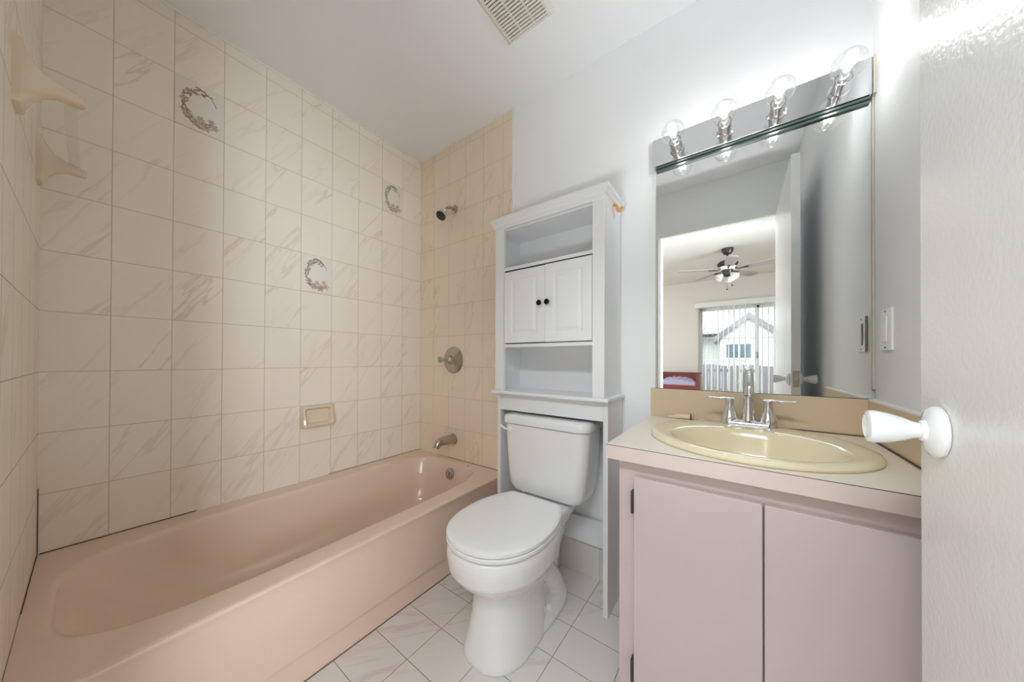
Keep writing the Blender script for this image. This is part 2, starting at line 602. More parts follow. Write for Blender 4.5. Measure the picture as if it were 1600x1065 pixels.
fin('apron_foot', bx(0.70, X1 - 0.047, -TL + 0.001, -0.001, 0.0, 0.094), M['tub'], tub, bevel=0.004)
for px, py, rr in ((0.538, -0.050, 0.006), (0.09, -0.16, 0.004), (0.12, -0.30, 0.003)):
    bm = B()
    lathe(bm, [(rr, 0.0), (rr * .5, 0.0009)], (px, py, T + 0.0001), (0, 0, 1), 10)
    fin('enamel_chip', bm, M['grime'], tub)
bm = B()
lathe(bm, [(0.036, 0), (0.036, 0.006), (0.030, 0.011), (0.008, 0.013)], (0.405, -0.073, 0.315), (0, -1, 0.12), 32)
box(bm, 0.400, 0.410, -0.092, -0.083, 0.300, 0.330)
o = fin('overflow_plate', bm, M['worn_chrome'], tub, smooth=False, bevel=0.001)
o['label'] = 'round nickel overflow plate'
bm = B()
lathe(bm, [(0.030, 0), (0.030, 0.004), (0.018, 0.006), (0.012, 0.002)], (0.40, -0.36, 0.074), (0, 0, 1), 24)
fin('drain', bm, M['worn_chrome'], tub)
# dark joint where the tub meets the tiles
for a_ in ((0.0005, 0.0025, -1.518, -1.15, T, T + 0.003), (0.0005, 0.002, -0.62, -0.003, T, T + 0.002), (0.30, 0.790, -0.0022, -0.0006, T, T + 0.002),
           (0.0005, 0.0022, -1.5230, -1.5212, T + .003, T + 0.22), (0.004, 0.40, -1.5234, -1.5218, T, T + 0.002)):
    fin('joint_grime', bx(*a_), M['grime'], tub)
fin('joint_grime', bx(X1 - .0468, X1 - .0435, -TL + .003, -.012, 0.0004, 0.0016), simple('floor_joint', srgb(150, 128, 108), 0.8, var=0.5, scale=25), tub)

# ------------------------------------------------------------------ shower fittings
sh = thing('wall_shower', (0.355, 0, 1.93), 'small chrome shower head with dark face above tub', 'shower')
bm = B()
lathe(bm, [(0.030, 0), (0.030, 0.003), (0.022, 0.009), (0.012, 0.013)], (0.355, 0.0, 2.030), (0, -1, 0), 28)
fin('flange', bm, M['worn_chrome'], sh, smooth=True)
bm = B()
tube(bm, smooth_pts([(0.355, -0.005, 2.030), (0.355, -0.040, 2.032), (0.355, -0.065, 2.015), (0.357, -0.085, 1.990)]), 0.0095, 14)
fin('arm', bm, M['worn_chrome'], sh, smooth=True)
ax = Vector((0.06, -0.62, -0.78)).normalized()
p0 = Vector((0.357, -0.080, 1.996))
bm = B()
lathe(bm, [(0.014, 0), (0.017, 0.006), (0.017, 0.016), (0.013, 0.020), (0.013, 0.024), (0.020, 0.032), (0.031, 0.044), (0.035, 0.056), (0.035, 0.064), (0.032, 0.066)], p0, ax, 32)
fin('head', bm, M['chrome'], sh, smooth=True, bevel=0.0005)
bm = B()
lathe(bm, [(0.0315, 0.0655), (0.031, 0.069), (0.010, 0.0705)], p0, ax, 32)
o = fin('spray_face', bm, M['rubber'], sh, smooth=True)
o['label'] = 'dark round spray face'

sv = thing('shower_valve', (0.355, 0, 1.035), 'round nickel shower valve with small knob handle on tan tiles', 'shower valve')
bm = B()
lathe(bm, [(0.088, 0), (0.088, 0.004), (0.083, 0.008), (0.060, 0.012), (0.040, 0.022), (0.030, 0.026)], (0.355, 0.0, 1.034), (0, -1, 0), 48)
fin('escutcheon', bm, M['worn_chrome'], sv, smooth=True)
bm = B()
lathe(bm, [(0.030, 0.02), (0.027, 0.040), (0.020, 0.055), (0.012, 0.060)], (0.355, 0.0, 1.034), (0, -1, 0), 24)
tube(bm, [(0.355, -0.050, 1.034), (0.330, -0.062, 1.034), (0.292, -0.066, 1.036)], [0.013, 0.011, 0.014], 14)
lathe(bm, [(0.016, -0.01), (0.020, 0.0), (0.020, 0.012), (0.014, 0.016)], (0.296, -0.062, 1.036), (-0.5, -0.85, 0), 20)
fin('handle', bm, M['worn_chrome'], sv, smooth=True)

ts = thing('tub_spout', (0.355, 0, 0.50), 'nickel bathtub spout low on the tan tiled wall', 'spout')
bm = B()
tube(bm, smooth_pts([(0.355, -0.001, 0.512), (0.353, -0.05, 0.514), (0.350, -0.095, 0.514), (0.348, -0.125, 0.505), (0.347, -0.138, 0.480)]),
     [0.033, 0.030, 0.027, 0.024, 0.019], 24)
fin('spout_body', bm, M['worn_chrome'], ts, smooth=True)
bm = B()
lathe(bm, [(0.037, 0), (0.037, 0.003), (0.033, 0.006)], (0.355, 0.0, 0.512), (0, -1, 0), 28)
fin('spout_flange', bm, M['worn_chrome'], ts, smooth=True)

# soap dish on long wall
sd = thing('soap_dish', (0.0, -0.685, 0.665), 'beige ceramic soap dish set in the marble tiled wall', 'soap dish')
bm = B()
y0, y1, z0, z1 = -0.765, -0.600, 0.668, 0.785


def yz(cy, cz, hw, hd, r, x, bot=0.0):
    pts = rrect(cy, cz, hw, hd, r, 0)
    return [Vector((x + (bot * max(0.0, min(1.0, (cz + hd - p.y) / (2 * hd)))), p.x, p.y)) for p in pts]


cy, cz = (y0 + y1) / 2, (z0 + z1) / 2
hw, hd = (y1 - y0) / 2, (z1 - z0) / 2
loft(bm, [yz(cy, cz, hw, hd, .010, 0.0), yz(cy, cz, hw, hd, .012, 0.012), yz(cy, cz, hw - .006, hd - .006, .014, 0.024, 0.022),
          yz(cy, cz, hw - .014, hd - .013, .014, 0.026, 0.024), yz(cy, cz + .001, hw - .021, hd - .020, .014, 0.020, 0.020),
          yz(cy, cz + .002, hw - .025, hd - .024, .012, 0.006, 0.008)], True, True)
fin('dish_body', bm, M['fixture'], sd, smooth=True)

# ceramic towel bar on the end wall
tb = thing('towel_bar', (0.38, YF, 1.60), 'ceramic towel bar with clear rod high on the end wall', 'towel bar')


def bracket(cx):
    bm = B()
    zc = 1.648
    def sec(y, w, za, zb, r):
        return [Vector((p.x, y, p.y)) for p in rrect(cx, (za + zb) / 2, w, (zb - za) / 2, r, 0)]
    loft(bm, [sec(YF, .036, 1.578, 1.720, .006), sec(YF + .010, .036, 1.578, 1.720, .008), sec(YF + .013, .031, 1.588, 1.706, .012),
              sec(YF + .022, .023, 1.606, 1.688, .012), sec(YF + .034, .018, 1.620, 1.674, .012), sec(YF + .052, .017, 1.630, 1.664, .012),
              sec(YF + .074, .018, 1.630, 1.656, .010), sec(YF + .086, .017, 1.631, 1.652, .009), sec(YF + .091, .010, 1.634, 1.648, .006)])
    return fin('bracket', bm, M['fixture'], tb, smooth=True)


bracket(0.615)
bracket(0.135)
bm = B()
box(bm, 0.135, 0.615, YF + 0.058, YF + 0.078, 1.646, 1.664)
o = fin('rod', bm, M['acrylic'], tb, bevel=0.002)
o['label'] = 'clear acrylic rod'

# ------------------------------------------------------------------ over-toilet cabinet
CX0, CX1 = 0.877, 1.441
LX0, LX1 = 0.884, 1.452
CYF, LYF = -0.205, -0.193
cab = thing('over_toilet_cabinet', (1.165, -0.1, 0), 'tall white wooden storage cabinet straddling the toilet', 'cabinet')
ww = M['white_wood']
fin('side_panel', bx(LX0, LX0 + 0.020, LYF, -0.004, 0.0, 0.868), ww, cab, bevel=0.0015)
fin('side_panel', bx(LX1 - 0.020, LX1, LYF, -0.004, 0.0, 0.868), ww, cab, bevel=0.0015)
bm = B()
box(bm, LX0 + 0.020, LX1 - 0.020, LYF, LYF + 0.016, 0.787, 0.868)
fin('apron', bm, ww, cab, bevel=0.0015)
fin('stretcher', bx(LX0 + 0.020, LX1 - 0.020, -0.026, -0.008, 0.168, 0.285), ww, cab, bevel=0.002)
bm = B()
box(bm, CX0 - 0.010, CX1 + 0.022, -0.226, -0.002, 0.868, 0.884)
fin('base_shelf', bm, ww, cab, bevel=0.005, seg=3)
fin('upper_side', bx(CX0, CX0 + 0.018, CYF + 0.018, -0.004, 0.884, 1.70), ww, cab)
fin('upper_side', bx(CX1 - 0.018, CX1, CYF + 0.018, -0.004, 0.884, 1.70), ww, cab)
fin('stile', bx(CX0, 0.931, CYF, CYF + 0.018, 0.884, 1.70), ww, cab, bevel=0.0015)
fin('stile', bx(1.390, CX1, CYF, CYF + 0.018, 0.884, 1.70), ww, cab, bevel=0.0015)
fin('back_panel', bx(CX0 + 0.018, CX1 - 0.018, -0.012, -0.006, 0.884, 1.70), ww, cab)
fin('shelf', bx(CX0 + 0.018, CX1 - 0.018, CYF + 0.004, -0.012, 1.098, 1.114), ww, cab, bevel=0.001)
fin('shelf', bx(CX0 + 0.018, CX1 - 0.018, CYF + 0.006, -0.012, 1.478, 1.494), ww, cab, bevel=0.001)
fin('top_panel', bx(CX0 + 0.018, CX1 - 0.018, CYF + 0.018, -0.012, 1.684, 1.70), ww, cab)
fin('gap_shade_strip', bx(0.933, 1.388, CYF + 0.0062, CYF + 0.016, 1.4735, 1.4775), M['dark'], cab)  # dark strip standing in for the shade above the doors
fin('gap_shade_board', bx(0.933, 1.388, CYF + 0.0165, CYF + 0.019, 1.1145, 1.4775), M['dark'], cab)  # dark sheet behind the doors, painting the shade in their gaps
# crown: stepped moulding round three sides
prof = [(0.000, 1.690), (0.003, 1.697), (0.003, 1.703), (0.010, 1.709), (0.013, 1.717), (0.013, 1.721), (0.019, 1.727), (0.021, 1.735), (0.021, 1.741)]
bm = B()
paths = []
for d, z in prof:
    paths.append([Vector((CX0 - d, -0.003, z)), Vector((CX0 - d, CYF - d, z)), Vector((CX1 + d, CYF - d, z)), Vector((CX1 + d, -0.003, z))])
for a, b in zip(paths, paths[1:]):
    va = [bm.verts.new(p) for p in a]; vb = [bm.verts.new(p) for p in b]
    for i in range(3):
        bm.faces.new((va[i], va[i + 1], vb[i + 1], vb[i]))
vt = [bm.verts.new(p) for p in paths[-1]]
bm.faces.new(vt)
vt = [bm.verts.new(p) for p in paths[0]]
bm.faces.new(list(reversed(vt)))
fin('crown_moulding', bm, ww, cab)


def cab_door(x0, x1, z0, z1, kx):
    bm = B()
    yf = CYF - 0.001
    # raised panel door: frame, sunk bead, raised field
    def r_(ins, y):
        return [Vector((x0 + ins, y, z0 + ins)), Vector((x1 - ins, y, z0 + ins)), Vector((x1 - ins, y, z1 - ins)), Vector((x0 + ins, y, z1 - ins))]
    def arch(ins, y):
        return r_(ins, y)
    loft(bm, [r_(0, yf + .016), r_(0, yf + .001), r_(.001, yf), arch(.040, yf), arch(.046, yf + .005), arch(.053, yf + .005), arch(.064, yf + .0012), arch(.070, yf + .001)])
    d = fin('door', bm, ww, cab)
    bm = B()
    lathe(bm, [(0.005, 0), (0.005, 0.006), (0.0085, 0.010), (0.0125, 0.014), (0.0125, 0.018), (0.009, 0.022), (0.003, 0.023)], (kx, yf, 1.297), (0, -1, 0), 20)
    kn = fin('knob', bm, M['black'], d, smooth=True)
    kn['label'] = 'small black round knob'


cab_door(0.9350, 1.1660, 1.1190, 1.4690, 1.143)
cab_door(1.1672, 1.3885, 1.1180, 1.4705, 1.184)
bm = B()
tube(bm, smooth_pts([(1.443, -0.105, 1.700), (1.452, -0.105, 1.698), (1.459, -0.106, 1.688), (1.462, -0.100, 1.676), (1.468, -0.088, 1.676), (1.472, -0.082, 1.690)]), [0.007, 0.006, 0.0065, 0.008, 0.007, 0.005], 10)
lathe(bm, [(0.008, 0), (0.008, 0.003)], (1.4405, -0.105, 1.700), (1, 0, 0), 16)
o = fin('hook', bm, M['wood_hook'], cab, smooth=True)
o['label'] = 'small orange wooden hook'
for yy, zz in ((-0.105, 1.64), (-0.10, 1.50), (-0.12, 1.34), (-0.09, 1.20), (-0.11, 1.05)):
    bm = B()
    lathe(bm, [(0.004, 0), (0.003, 0.0008)], (1.441, yy, zz), (1, 0, 0), 10)
    fin('screw_plug', bm, M['trim'], cab)

# ------------------------------------------------------------------ toilet
TX = 1.163
toi = thing('toilet', (TX, -0.4, 0), 'white two-piece toilet with closed lid beside the tub', 'toilet')


def egg(hw, yf, yb, z, e=2.3, n=48, xc=TX, split=0.5):
    ym = yf + (yb - yf) * split
    out = []
    for i in range(n):
        t = 2 * PI * i / n
        c, s = math.cos(t), math.sin(t)
        ex = 2 / e
        x = hw * math.copysign(abs(c) ** ex, c)
        y = math.copysign(abs(s) ** ex, s)
        y = ym + (y * (yb - ym) if y > 0 else y * (ym - yf))
        out.append(Vector((xc + x, y, z)))
    return out


def remesh(o):
    m = o.modifiers.new('fuse', 'REMESH')
    m.mode = 'VOXEL'
    m.voxel_size = 0.0042
    m.use_smooth_shade = True
    s = o.modifiers.new('soft', 'SMOOTH')
    s.factor = 0.6
    s.iterations = 5


bm = B()
loft(bm, [egg(.126, -.655, -.300, 0.000, 2.5), egg(.124, -.652, -.300, 0.020, 2.5), egg(.116, -.640, -.295, 0.070, 2.4), egg(.109, -.628, -.290, 0.130, 2.3),
          egg(.106, -.622, -.285, 0.180, 2.3), egg(.107, -.622, -.280, 0.225, 2.2), egg(.112, -.628, -.275, 0.236, 2.2), egg(.138, -.664, -.268, 0.262, 2.2), egg(.164, -.698, -.255, 0.292, 2.2),
          egg(.180, -.716, -.245, 0.318, 2.2), egg(.184, -.722, -.235, 0.350, 2.2), egg(.186, -.724, -.232, 0.375, 2.2), egg(.184, -.720, -.232, 0.396, 2.2), egg(.176, -.712, -.235, 0.402, 2.2)])
# trap body and foot
loft(bm, [egg(.074, -.46, -.125, 0.0, 2.6), egg(.070, -.46, -.125, 0.10, 2.4), egg(.074, -.46, -.10, 0.20, 2.4), egg(.090, -.46, -.07, 0.29, 2.6), egg(.110, -.46, -.05, 0.345, 3.0)])
loft(bm, [egg(.125, -.50, -.125, 0.0, 2.8), egg(.124, -.50, -.126, 0.022, 2.8), egg(.112, -.49, -.138, 0.040, 2.6), egg(.090, -.47, -.15, 0.052, 2.4)])
# deck under the tank
loft(bm, [egg(.100, -.40, -.045, 0.345, 3.6), egg(.120, -.42, -.035, 0.365, 3.8), egg(.125, -.42, -.033, 0.395, 4), egg(.118, -.41, -.036, 0.404, 4)])
# bulges of the trapway on both sides
for s in (-1, 1):
    tube(bm, smooth_pts([(TX + s * .060, -.50, .20), (TX + s * .072, -.42, .225), (TX + s * .072, -.33, .20), (TX + s * .070, -.25, .11), (TX + s * .066, -.20, .04)]), [.045, .045, .042, .040, .038], 14)
fin('bowl', bm, M['porcelain'], toi, mods=remesh)
for s in (-1, 1):
    bm = B()
    lathe(bm, [(0.014, 0), (0.014, 0.010), (0.010, 0.020), (0.003, 0.024)], (TX + s * .098, -.330, 0.040), (0, 0, 1), 18)
    fin('bolt_cap', bm, M['seat'], toi, smooth=True)


def lid_ring(z, grow=0.0):
    hw, yf, ym, yb = .186 + grow, -.722 - grow, -.500, -.272 + grow
    out = []
    n = 40
    for i in range(n + 1):                      # front half, right to left
        t = -PI * i / n
        c, s = math.cos(t), math.sin(t)
        out.append(Vector((TX + hw * math.copysign(abs(c) ** (2 / 2.15), c), ym + (ym - yf) * -abs(s) ** (2 / 2.15), z)))
    m = 12
    for i in range(1, m + 1):                   # left side back
        t = i / m
        out.append(Vector((TX - hw * (1 - 0.36 * t ** 2.4), ym + (yb - ym) * t, z)))
    out.append(Vector((TX, yb + 0.004, z)))
    for i in range(m, 0, -1):
        t = i / m
        out.append(Vector((TX + hw * (1 - 0.36 * t ** 2.4), ym + (yb - ym) * t, z)))
    return out


bm = B()
loft(bm, [lid_ring(.405, -.006), lid_ring(.408, 0), lid_ring(.418, .001), lid_ring(.4215, -.003)])
fin('seat', bm, M['seat'], toi, smooth=True, bevel=0.001)
bm = B()
loft(bm, [lid_ring(.4235, -.004), lid_ring(.426, .0), lid_ring(.436, .0), lid_ring(.441, -.006), lid_ring(.4435, -.018), lid_ring(.4445, -.05)])
fin('lid', bm, M['seat'], toi, smooth=True)
for s in (-1, 1):
    bm = B()
    lathe(bm, [(0.012, 0), (0.012, 0.050)], (TX + s * .075 - .025, -.262, .418), (1, 0, 0), 14)
    fin('seat_hinge', bm, M['seat'], toi, smooth=True)

bm = B()
loft(bm, [rrect(TX, -.135, .150, .070, .04, .413), rrect(TX, -.135, .175, .086, .045, .424), rrect(TX, -.135, .190, .094, .045, .450),
          rrect(TX, -.135, .197, .097, .045, .50), rrect(TX, -.135, .208, .099, .045, .62), rrect(TX, -.135, .214, .100, .045, .733)])
fin('tank', bm, M['porcelain'], toi, smooth=True, bevel=0.001)
bm = B()
loft(bm, [rrect(TX, -.135, .214, .101, .045, .7345), rrect(TX, -.135, .220, .109, .048, .737), rrect(TX, -.135, .222, .110, .05, .760), rrect(TX, -.135, .219, .107, .05, .769),
          rrect(TX, -.135, .210, .099, .05, .774), rrect(TX, -.135, .19, .08, .05, .776)])
fin('tank_lid', bm, M['porcelain'], toi, smooth=True)
bm = B()
lathe(bm, [(0.012, 0), (0.012, 0.010), (0.009, 0.013)], (TX - .168, -.2345, .708), (0, -1, 0), 18)
tube(bm, smooth_pts([(TX - .165, -.250, .708), (TX - .185, -.254, .712), (TX - .213, -.250, .722)]), [.007, .008, .010], 12, 0.6)
fin('flush_lever', bm, M['plastic'], toi, smooth=True)

# ------------------------------------------------------------------ vanity
vx0, vx1 = 1.603, XR - 0.001
van = thing('vanity_cabinet', (1.9, -0.3, 0), 'pale pinkish vanity cabinet with two flat doors under the counter', 'cabinet')
bm = B()
box(bm, vx0, vx0 + .016, -0.520, -0.008, 0.0, 0.7645)
fin('side_panel', bm, M['vanity_frame'], van, bevel=0.001)
fin('side_panel', bx(vx1 - .016, vx1, -0.520, -0.008, 0.0, 0.7645), M['vanity_frame'], van)
fin('bottom_panel', bx(vx0 + .016, vx1 - .016, -0.520, -0.008, 0.09, 0.106), M['vanity_frame'], van)
fin('toe_kick', bx(vx0 + .016, vx1 - .016, -0.480, -0.470, 0.0, 0.0895), M['vanity_frame'], van)
bm = B()
FW = .045
xs0 = [vx0, vx0 + FW, 1.917 - .02, 1.917 + .02, vx1 - FW, vx1]
for z0_, z1_ in ((0.09, 0.125), (0.70, 0.7645)):
    box(bm, vx0, vx1, -0.538, -0.5205, z0_, z1_)
for a_, b_ in ((xs0[0], xs0[1]), (xs0[2], xs0[3]), (xs0[4], xs0[5])):
    box(bm, a_, b_, -0.538, -0.5205, 0.125, 0.70)
fin('face_frame', bm, M['vanity_frame'], van)
DOORZ = (0.115, 0.724)


def van_door(x0, x1, hinge_x):
    bm = bx(x0, x1, -0.5565, -0.5395, *DOORZ)
    d = fin('door', bm, M['vanity'], van, bevel=0.002)
    for hz in (0.655, 0.205):
        bm = B()
        box(bm, hinge_x - 0.004, hinge_x + 0.003, -0.560, -0.5385, hz - 0.030, hz + 0.030)
        h = fin('hinge', bm, M['hinge'], d, bevel=0.0015)
        h['label'] = 'dark bronze hinge'


van_door(1.646, 1.9155, 1.643)
van_door(1.9185, 2.190, 2.193)

# worktop with its splashbacks
ct = thing('countertop', (1.89, -0.29, 0.765), 'cream laminate countertop with tan backsplash around the sink', 'countertop')
cx0, cyf = 1.576, -0.572
bm = B()
hole = []
SCX, SCY, SA, SB = 1.895, -0.307, 0.230, 0.215
N2 = 64
inn = sup(SCX, SCY, SA, SB, 2.0, N2, 0.805)
outp = []
cxm, cym = (cx0 + XR) / 2, (cyf - 0.001) / 2
for p in inn:
    dx, dy = p.x - SCX, p.y - SCY
    ks = []
    if dx > 1e-6: ks.append((XR - 0.0005 - SCX) / dx)
    if dx < -1e-6: ks.append((cx0 - SCX) / dx)
    if dy > 1e-6: ks.append((-0.0005 - SCY) / dy)
    if dy < -1e-6: ks.append((cyf - SCY) / dy)
    kk = min(ks)
    outp.append(Vector((SCX + dx * kk, SCY + dy * kk, 0.805)))
# snap the nearest points to the corners
for c in ((cx0, cyf), (XR - 0.0005, cyf), (XR - 0.0005, -0.0005), (cx0, -0.0005)):
    j = min(range(N2), key=lambda i: (outp[i].x - c[0]) ** 2 + (outp[i].y - c[1]) ** 2)
    outp[j] = Vector((c[0], c[1], 0.805))
low = lambda rg, z: [Vector((p.x, p.y, z)) for p in rg]
loft(bm, [low(inn, 0.772), inn, outp, low(outp, 0.7655), low(inn, 0.7655)], False, False)
for f in bm.faces:
    c = f.calc_center_median()
    if abs(f.normal.z) < 0.5 and (abs(c.y - cyf) < .001 or abs(c.x - cx0) < .001):
        f.material_index = 1
bm.normal_update()
for f in bm.faces:
    c = f.calc_center_median()
    if abs(f.normal.z) < 0.5 and (abs(c.y - cyf) < .002 or abs(c.x - cx0) < .002):
        f.material_index = 1
fin('slab', bm, [M['counter'], M['counter_edge']], ct, bevel=0.0008)
# dark seam line of the laminate edge and the joint at the splashback
bm = B()
box(bm, cx0, XR - .001, cyf - 0.0006, cyf + 0.0004, 0.8030, 0.8042)
fin('edge_seam', bm, M['hinge'], ct)
o = fin('backsplash', bx(1.574, XR - 0.001, -0.018, 0.003, 0.8055, 0.919), M['splash'], ct, bevel=0.001)
o['label'] = 'tan backsplash under the mirror'
o = fin('side_splash', bx(XR - 0.018, XR - 0.0005, cyf, -0.0185, 0.8055, 0.915), M['splash'], ct, bevel=0.001)
fin('caulk_line', bx(XR - 0.018, XR - 0.0005, cyf, -0.0185, 0.915, 0.922), M['caulk'], ct, bevel=0.002)
for a_ in ((1.62, 1.80, -0.022, -0.018, 0.805, 0.8070), (1.97, XR - .024, -0.0235, -0.018, 0.805, 0.8080), (XR - 0.0225, XR - 0.018, -0.56, -0.02, 0.805, 0.8080)):
    fin('joint_grime', bx(*a_), M['grime'], ct)

# sink
sk = thing('sink', (SCX, SCY, 0.80), 'oval bone-coloured drop-in sink set in the cream counter', 'sink')
OA, OB = 0.254, 0.248
bcx, bcy = 1.897, -0.352
def ov(cx_, cy_, a, b, z, e=2.0):
    return sup(cx_, cy_, a, b, e, 72, z)
bm = B()
loft(bm, [ov(SCX, SCY, OA - .012, OB - .012, .8056), ov(SCX, SCY, OA - .001, OB - .001, .8062), ov(SCX, SCY, OA, OB, .811), ov(SCX, SCY, OA - .004, OB - .004, .817),
          ov(SCX, SCY, OA - .012, OB - .012, .820), ov(SCX, SCY - .006, OA - .026, OB - .028, .8205),
          ov(bcx, bcy, .198, .170, .819), ov(bcx, bcy, .190, .162, .816), ov(bcx, bcy, .185, .157, .808), ov(bcx, bcy, .178, .150, .79), ov(bcx, bcy, .165, .138, .75),
          ov(bcx, bcy, .140, .115, .71), ov(bcx, bcy, .100, .08, .685), ov(bcx, bcy, .05, .04, .674), ov(bcx, bcy, .022, .022, .672)], False, True)
fin('bowl', bm, M['sink'], sk, smooth=True)
bm = B()
lathe(bm, [(0.021, 0), (0.021, .002), (0.015, .003), (0.012, 0.001)], (bcx, bcy, .6725), (0, 0, 1), 24)
fin('drain', bm, M['chrome'], sk, smooth=True)

# faucet
FY = -0.105
fau = thing('faucet', (1.901, FY, 0.8205), 'chrome two-handle centerset faucet with arched spout at back of sink', 'faucet')
FZ = 0.8210
bm = B()
def stad(hw, hd, z):
    return rrect(1.901, FY, hw, hd, hd, z, 10)
loft(bm, [stad(.079, .029, FZ - .001), stad(.079, .029, FZ + .002), stad(.074, .025, FZ + .012), stad(.068, .021, FZ + .016)])
fin('base_plate', bm, M['chrome'], fau, smooth=True)
for s, nm in ((-1, 'left'), (1, 'right')):
    hx = 1.901 + s * 0.0515
    bm = B()
    lathe(bm, [(0.0265, 0.008), (0.0255, 0.016), (0.0250, 0.019), (0.0215, 0.028), (0.0165, 0.042), (0.0125, 0.058), (0.0115, 0.070), (0.0125, 0.080), (0.0120, 0.084), (0.004, 0.086)], (hx, FY, FZ), (0, 0, 1), 28)
    hd_ = fin('handle', bm, M['chrome'], fau, smooth=True)
    bm = B()
    tube(bm, smooth_pts([(hx - s * .012, FY, FZ + .083), (hx + s * .010, FY - .002, FZ + .085), (hx + s * .038, FY - .006, FZ + .084), (hx + s * .068, FY - .012, FZ + .086)]), [.0085, .009, .008, .0055], 14, 0.45)
    fin('lever', bm, M['chrome'], hd_, smooth=True)
bm = B()
tube(bm, smooth_pts([(1.901, FY + .006, FZ + .010), (1.901, FY + .006, FZ + .040), (1.901, FY + .006, FZ + .085), (1.901, FY + .004, FZ + .130),
                     (1.901, FY - .012, FZ + .165), (1.901, FY - .045, FZ + .180), (1.901, FY - .078, FZ + .166), (1.901, FY - .098, FZ + .135), (1.901, FY - .104, FZ + .108)], 6),
     [.0225, .0180, .0145, .0128, .0122, .0120, .0120, .0126, .0138], 20)
fin('spout', bm, M['chrome'], fau, smooth=True)
bm = B()
lathe(bm, [(0.013, 0), (0.013, 0.004), (0.010, 0.005)], (1.901, FY - .1042, FZ + .1075), (0, -.15, -1), 20)
fin('aerator', bm, M['nickel'], fau, smooth=True)
bm = B()
lathe(bm, [(0.003, 0), (0.003, .030), (0.006, .034), (0.005, .040)], (1.901, FY + .026, FZ + .012), (0, 0, 1), 12)
fin('lift_rod', bm, M['chrome'], fau, smooth=True)

# small beige bottle-cap-like tube lying at the splashback
tbx = thing('caulk_tube', (1.69, -0.036, 0.8055), 'small beige tube with dark end lying against the backsplash', 'tube')
bm = B()
tube(bm, [(1.645, -0.040, 0.811), (1.665, -0.040, 0.812), (1.678, -0.039, 0.8155), (1.722, -0.036, 0.8165)], [.0035, .005, .009, .010], 14)
fin('tube_body', bm, simple('beige_tube', srgb(226, 204, 178), 0.4), tbx, smooth=True)
bm = B()
tube(bm, [(1.722, -0.036, 0.8165), (1.726, -0.0357, 0.8166)], [.0112, .0112], 14)
fin('dark_ring', bm, M['black'], tbx, smooth=True)
bm = B()
tube(bm, [(1.6, -0.028, 0.8075), (1.635, -0.030, 0.8085), (1.66, -0.028, 0.8075)], [.002, .003, .0015], 6)
tube(bm, [(1.735, -0.03, 0.8075), (1.760, -0.031, 0.809), (1.785, -0.029, 0.8075)], [.0015, .004, .001], 6)
tag(fin('loose_caulk', bm, M['oldcaulk']), 'crumbs of peeled caulk lying along the backsplash on the counter', 'caulk', kind='stuff')

# ------------------------------------------------------------------ mirror
MX0, MX1, MZ0, MZ1 = 1.592, 2.203, 0.921, 1.848
mi = thing('wall_mirror', (1.9, 0, MZ0), 'large frameless mirror above the tan backsplash', 'mirror')
fin('silvered_glass', bx(MX0, MX1, -0.0060, -0.0052, MZ0, MZ1), M['mirror'], mi)
fin('glass_edge', bx(MX0, MX1, -0.0051, 0.0035, MZ0, MZ1), M['mirror_edge'], mi)
fin('top_channel', bx(MX0 + .002, MX1 - .004, -0.0200, -0.0065, 1.8395, 1.8480), M['mirror_edge'], mi, bevel=0.001)
fin('top_channel', bx(MX0 + .002, MX1 - .004, -0.0150, -0.0065, 1.8290, 1.8375), M['mirror_edge'], mi, bevel=0.001)
fin('side_channel', bx(MX1 + .0005, XR - 0.0005, -0.010, 0.0035, MZ0 + 0.03, MZ1), M['oldcaulk'], mi, bevel=0.001)
fin('left_edge', bx(MX0 - 0.006, MX0 - .0005, -0.0065, 0.0035, MZ0, MZ1), M['caulk'], mi)

